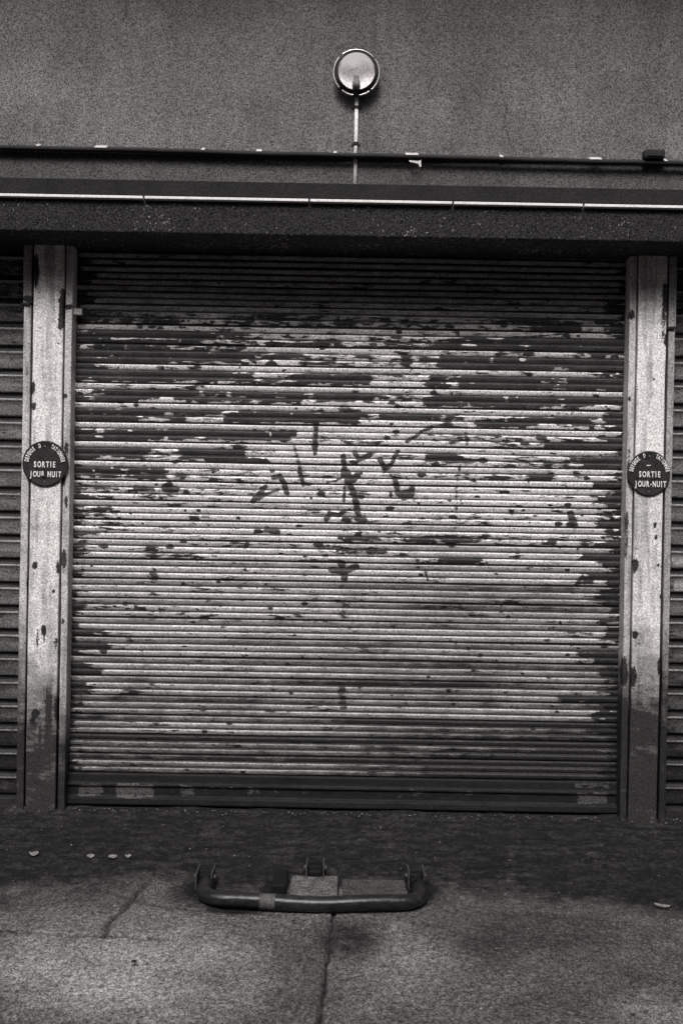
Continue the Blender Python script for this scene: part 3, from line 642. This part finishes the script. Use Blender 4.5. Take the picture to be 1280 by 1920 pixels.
def sign(label, cx, cy, left):
    yb = YP-.002; c = onY(cx, cy, yb-.010); c.y = yb
    t = thing('round_sign', label, 'sign', c, 'round enamel no parking signs')
    rad = .1060 if left else .1045
    bm = bmesh.new(); lathe(bm, c, [(0, 0), (rad-.002, 0), (rad, .002), (rad, .006), (rad-.003, .008), (rad-.008, .0085), (rad-.010, .0075), (rad*.6, .0105), (.0004, .012)], 72); 
    if not left: bmesh.ops.transform(bm, matrix=Matrix.Translation(c) @ Matrix.Diagonal((.94, 1, 1, 1)) @ Matrix.Translation(-c), verts=bm.verts)
    obj('plate', bm, M_sign, t, True)
    f = c+Vector((0, -.0135, 0)); k = .00247
    def ly(r_): return 0
    bm = place_glyphs(text_line('SORTIE', .0375, .62, .0012, .0193, -.0535, -.0170), f+Vector((0, 0, 0))); obj('lettering_word', bm, M_letter, t)
    it = text_line('JOUR', .0375, .60, .0012, .0180, -.0710, -.0620)+text_line('NUIT', .0375, .60, .0012, .0190, .0130, -.0620)
    if not left: it += text_line('.', .03, .8, .0016, .008, .003, -.053)
    bm = place_glyphs(it, f); obj('lettering_word', bm, M_letter, t)
    if not left: tag(t.children[-1], None)
    it = []
    rr = .0765
    def arc(word, a0, a1):
        for i, ch in enumerate(word):
            a = a0+(a1-a0)*i/(len(word)-1) if len(word) > 1 else a0
            it.append((glyph(ch, .0265, .54, .0010), Matrix.Rotation(R(a-90), 4, 'Z') @ Matrix.Translation((0, rr, 0))))
    f2 = c+Vector((0, -.0115, 0))
    for wd, a0, a1 in (('DEFENSE', 171, 128), ('D', 107, 107), ('TATIONNER', 67, 9)):
        it = []; arc(wd, a0, a1); bm = place_glyphs(it, f2); obj('lettering_word', bm, M_letter, t)
    # enamel chips: over the foot of the R, over part of the D
    bm = bmesh.new(); rs = random.Random(5+left)
    spots = [(-.0065, -.0600, .0085, .0055), (.031, .084, .003, .005)] if left else [(-.018, .076, .005, .005)]
    for sx_, sz_, ax, az in spots:
        bm = bmesh.new()
        v = [bm.verts.new(c+Vector((sx_+ax*math.cos(a)*rs.uniform(.8, 1.1), -.0149, sz_+az*math.sin(a)*rs.uniform(.8, 1.1)))) for a in [2*math.pi*q/14 for q in range(14)]]
        fc = bm.faces.new(v); r_ = bmesh.ops.extrude_face_region(bm, geom=[fc])
        for e in r_['geom']:
            if isinstance(e, bmesh.types.BMVert): e.co.y += .004
        obj('rust_chip', bm, M_sign, t)
    if not left:     # bit of pale wire at the upper fixing hole
        bm = bmesh.new(); tube(bm, [c+Vector((-.015, -.0125, .0365)), c+Vector((-.006, -.0130, .0350)), c+Vector((.004, -.0125, .0375))], [.0022, .0032, .002], 8); obj('fixing_wire', bm, M_letter, t, True)
    for sz_ in (.080, -.085):
        bm = bmesh.new(); tube(bm, [c+Vector((0, -.009, sz_)), c+Vector((0, -.0125, sz_))], [.005, .0035], 10); obj('screw', bm, simple('screw_head', .16, .5, .3, .2, .2, 40, 0), t)
sign('black round sign with white SORTIE JOUR NUIT lettering on the left post', 84, 869, True)
sign('black round sign with white SORTIE JOUR NUIT lettering and bright mark on the right post', 1217, 887.5, False)

# ------------------------------------------------------------------ folded barrier on the ground
def barrier():
    zc = .035
    L = onZ(383, 1684, zc); Rr = onZ(784, 1682, zc); C = onZ(590, 1694, zc)
    t = thing('parking_barrier', 'black folded down steel hoop barrier lying on the ground before the shutter', 'barrier', (C.x, C.y, 0))
    x0, x1, yf = L.x-.012, Rr.x+.012, C.y
    pts = []; yb = yf+.18
    pts.append((x0, yb, zc))
    pts.append((x0, yf+.125, zc))
    for k in range(9):
        a = R(90*k/8); pts.append((x0+.09*(1-math.cos(a)), yf+.11-.09*math.sin(a), zc))
    for k in range(1, 14):
        u = k/14; pts.append((x0+.09+(x1-x0-.18)*u, yf+.02-.022*math.sin(math.pi*u), zc+.003*math.sin(9*u)))
    for k in range(9):
        a = R(90*(8-k)/8); pts.append((x1-.09*(1-math.cos(a)), yf+.11-.09*math.sin(a), zc))
    pts += [(x1, yf+.125, zc), (x1, yb, zc)]
    n = NT('worn_black_tube'); c = n.math('MULTIPLY', n.grain(.25), n.rng(n.noise(14, 4, .7, (1,3,3)), .45, .7, .012, .036)); c = n.mix(n.rng(n.noise(70, 4, .8, (.5,1,1), off=40), .62, .66, 0, 1), c, .085); n.colour(c)
    n.p.inputs['Roughness'].default_value = .34; n.p.inputs['Specular IOR Level'].default_value = .45; n.bump(n.noise(60, 3, .7), .0015)
    bm = bmesh.new(); tube(bm, pts, .027, 20); obj('hoop_tube', bm, n.m, t, True)
    # reflective band worn on the tube
    s = onZ(502, 1692, zc)
    bm = bmesh.new(); tube(bm, [(s.x-.028, yf+.0015, zc+.002), (s.x+.028, yf-.0015, zc+.002)], .0278, 20, False); obj('tape_band', bm, simple('dull_tape', .10, .6, 0, .4, .4, 40, .001), t, True)
    Mb = simple('bracket_iron', .010, .6, 0, .35, .4, 20, .001); Me = simple('worn_edge', .06, .5, 0, .3, .3, 50, .0005)
    def bracket(px_, py_, half, hgt):
        g = onZ(px_, py_, 0); 
        bm = bmesh.new(); box(bm, g.x-half-.012, g.x+half+.012, g.y-.02, g.y+.10, 0, .010, .002); b = obj('hinge_base', bm, Mb, t)
        for s_ in (-1, 1):
            bm = bmesh.new(); box(bm, g.x+s_*half-.003, g.x+s_*half+.003, g.y-.01, g.y+.09, .010, hgt, .001); tube(bm, [(g.x+s_*(half+.002), g.y+.035, hgt*.62), (g.x+s_*(half+.011), g.y+.035, hgt*.62)], .011, 6); obj('hinge_ear', bm, Me, b)
        bm = bmesh.new(); tube(bm, [(g.x-half-.01, g.y+.04, hgt*.62), (g.x+half+.01, g.y+.04, hgt*.62)], .008, 10); obj('hinge_pin', bm, Mb, b, True)
        bm = bmesh.new(); box(bm, g.x-half+.006, g.x+half-.006, g.y+.0, g.y+.10, .010, hgt*.62, .006); obj('arm_foot', bm, Mb, b)
    bracket(382, 1672, .029, .068); bracket(780, 1670, .029, .068); bracket(590, 1651, .033, .058)
    # dark lock casting left of the centre, on the ground behind the tube
    a = onZ(508, 1684, 0); b_ = onZ(541, 1650, 0)
    bm = bmesh.new(); box(bm, a.x, b_.x, a.y+.02, b_.y, 0, .042, .008); obj('lock_casting', bm, Mb, t)
barrier()
# pale cement pad under the barrier
a = onZ(541, 1690, 0); b_ = onZ(633, 1649, 0)
bm = bmesh.new(); box(bm, a.x, b_.x, a.y, b_.y, -.02, .013, .005)
tag(obj('cement_pad', bm, simple('pale_cement', .13, .9, 0, .6, .6, 25, .005)), 'small pale cement pad in the ground behind the middle of the barrier', 'pad')
a = onZ(641, 1688, 0); b_ = onZ(760, 1655, 0)
bm = bmesh.new(); box(bm, a.x, b_.x, a.y, b_.y, -.02, .009, .004)
tag(obj('cement_pad', bm, simple('grey_cement', .075, .9, 0, .5, .4, 25, .006)), 'long grey cement pad in the ground behind the right half of the barrier', 'pad')

# ------------------------------------------------------------------ litter
def scrap(name, label, cat, px_, py_, lx, ly, rot, mat, seed, group=None, curl=.008):
    rs = random.Random(seed); g = onZ(px_, py_, .013); bm = bmesh.new(); N = 12
    top = []; bot = []
    for k in range(N):
        a = 2*math.pi*k/N; q = Vector((lx*math.cos(a)*rs.uniform(.8, 1.1), ly*math.sin(a)*rs.uniform(.75, 1.15), 0)); z = curl*(abs(q.x)/lx)**2+rs.uniform(0, .002)+.35*q.y
        q = Matrix.Rotation(rot, 3, 'Z') @ q
        top.append(bm.verts.new(g+q+Vector((0, 0, z+.0012)))); bot.append(bm.verts.new(g+q+Vector((0, 0, z))))
    ct = bm.verts.new(g+Vector((0, 0, .003))); cb = bm.verts.new(g)
    for k in range(N):
        j = (k+1) % N; bm.faces.new((top[k], top[j], ct)); bm.faces.new((bot[j], bot[k], cb)); bm.faces.new((bot[k], bot[j], top[j], top[k]))
    tag(obj(name, bm, mat), label, cat, group)
def grit():
    rs = random.Random(44); bm = bmesh.new()
    for _ in range(420):
        x = rs.uniform(-2.2, 2.2); y = -.06-abs(rs.gauss(0, .035)) if rs.random() < .55 else rs.uniform(-1.9, -.1); r_ = rs.uniform(.0015, .0045)
        res = bmesh.ops.create_icosphere(bm, subdivisions=1, radius=r_)
        for v in res['verts']: v.co = Vector((v.co.x*rs.uniform(.8, 1.5)+x, v.co.y*rs.uniform(.8, 1.3)+y, v.co.z*.7+.006+(.012 if y > -.13 else 0)))
    o = obj('loose_grit', bm, simple('grit_stone', .16, .9, 0, .4, .6, 9, 0)); tag(o, 'loose grit scattered over the pavement and packed along the shutter foot', 'grit', None, 'stuff')
grit()
M_leaf = simple('dry_leaf', .20, .7, 0, .3, .3, 60, .001)
scrap('dry_leaf', 'pale dry leaf lying alone at the far left before the dark strip', 'leaf', 64, 1602, .020, .012, .3, M_leaf, 1, 'pale dry leaves')
scrap('dry_leaf', 'pale dry leaf, left one of the close row of three', 'leaf', 170, 1606, .015, .012, .8, M_leaf, 2, 'pale dry leaves', .002)
scrap('dry_leaf', 'pale dry leaf, middle one of the close row of three', 'leaf', 211, 1607, .020, .010, .4, M_leaf, 3, 'pale dry leaves', .002)
scrap('dry_leaf', 'pale dry leaf, right and smallest of the close row of three', 'leaf', 240, 1607, .013, .009, .4, M_leaf, 4, 'pale dry leaves')
scrap('paper_scrap', 'thin white paper scrap lying far right on the pavement', 'paper', 1240, 1699, .030, .006, -.5, M_leaf, 5, None, .004)
scrap('paper_scrap', 'pale crumpled paper scrap in the lower right corner', 'paper', 1187, 1898, .011, .008, .3, M_leaf, 6, None, .004)
scrap('paper_scrap', 'small white paper scrap near the lower left corner', 'paper', 72, 1861, .007, .004, .8, M_leaf, 7, None, .003)
scrap('dark_stone', 'small black stone on the pavement left of the joint, below the broken slab', 'stone', 251, 1804, .010, .006, .1, M_dark, 8, None, .002)
scrap('dark_stone', 'small black stone just below the barrier tube, left of the joint', 'stone', 551, 1728, .007, .006, .1, M_dark, 9, None, .003)

# ------------------------------------------------------------------ unseen building added behind the camera to cut low sky light
ob = thing('added_building', 'plain dark building added unseen behind the camera to cut low sky light', 'building', (0, -9.0, 0))
M_opp = simple('added_building_render', .16, .9, 0, .2, .2, 2, .004)
bm = bmesh.new(); box(bm, -14, 14, -12, -9.0, -.05, 7.2); obj('wall', bm, M_opp, ob)
bm = bmesh.new(); box(bm, -14, 14, -12, -8.7, 7.2, 7.4, .01); obj('added_roof', bm, M_dark, ob)
for k in range(5):
    for zz in (1.0, 4.0):
        x = -11+5.2*k; bm = bmesh.new(); box(bm, x-.6, x+.6, -9.02, -8.96, zz, zz+1.7, .005); f_ = obj('added_window', bm, M_dark, ob)
        bm = bmesh.new(); box(bm, x-.7, x+.7, -9.05, -8.88, zz-.12, zz-.003, .005); obj('sill', bm, M_lower, f_)
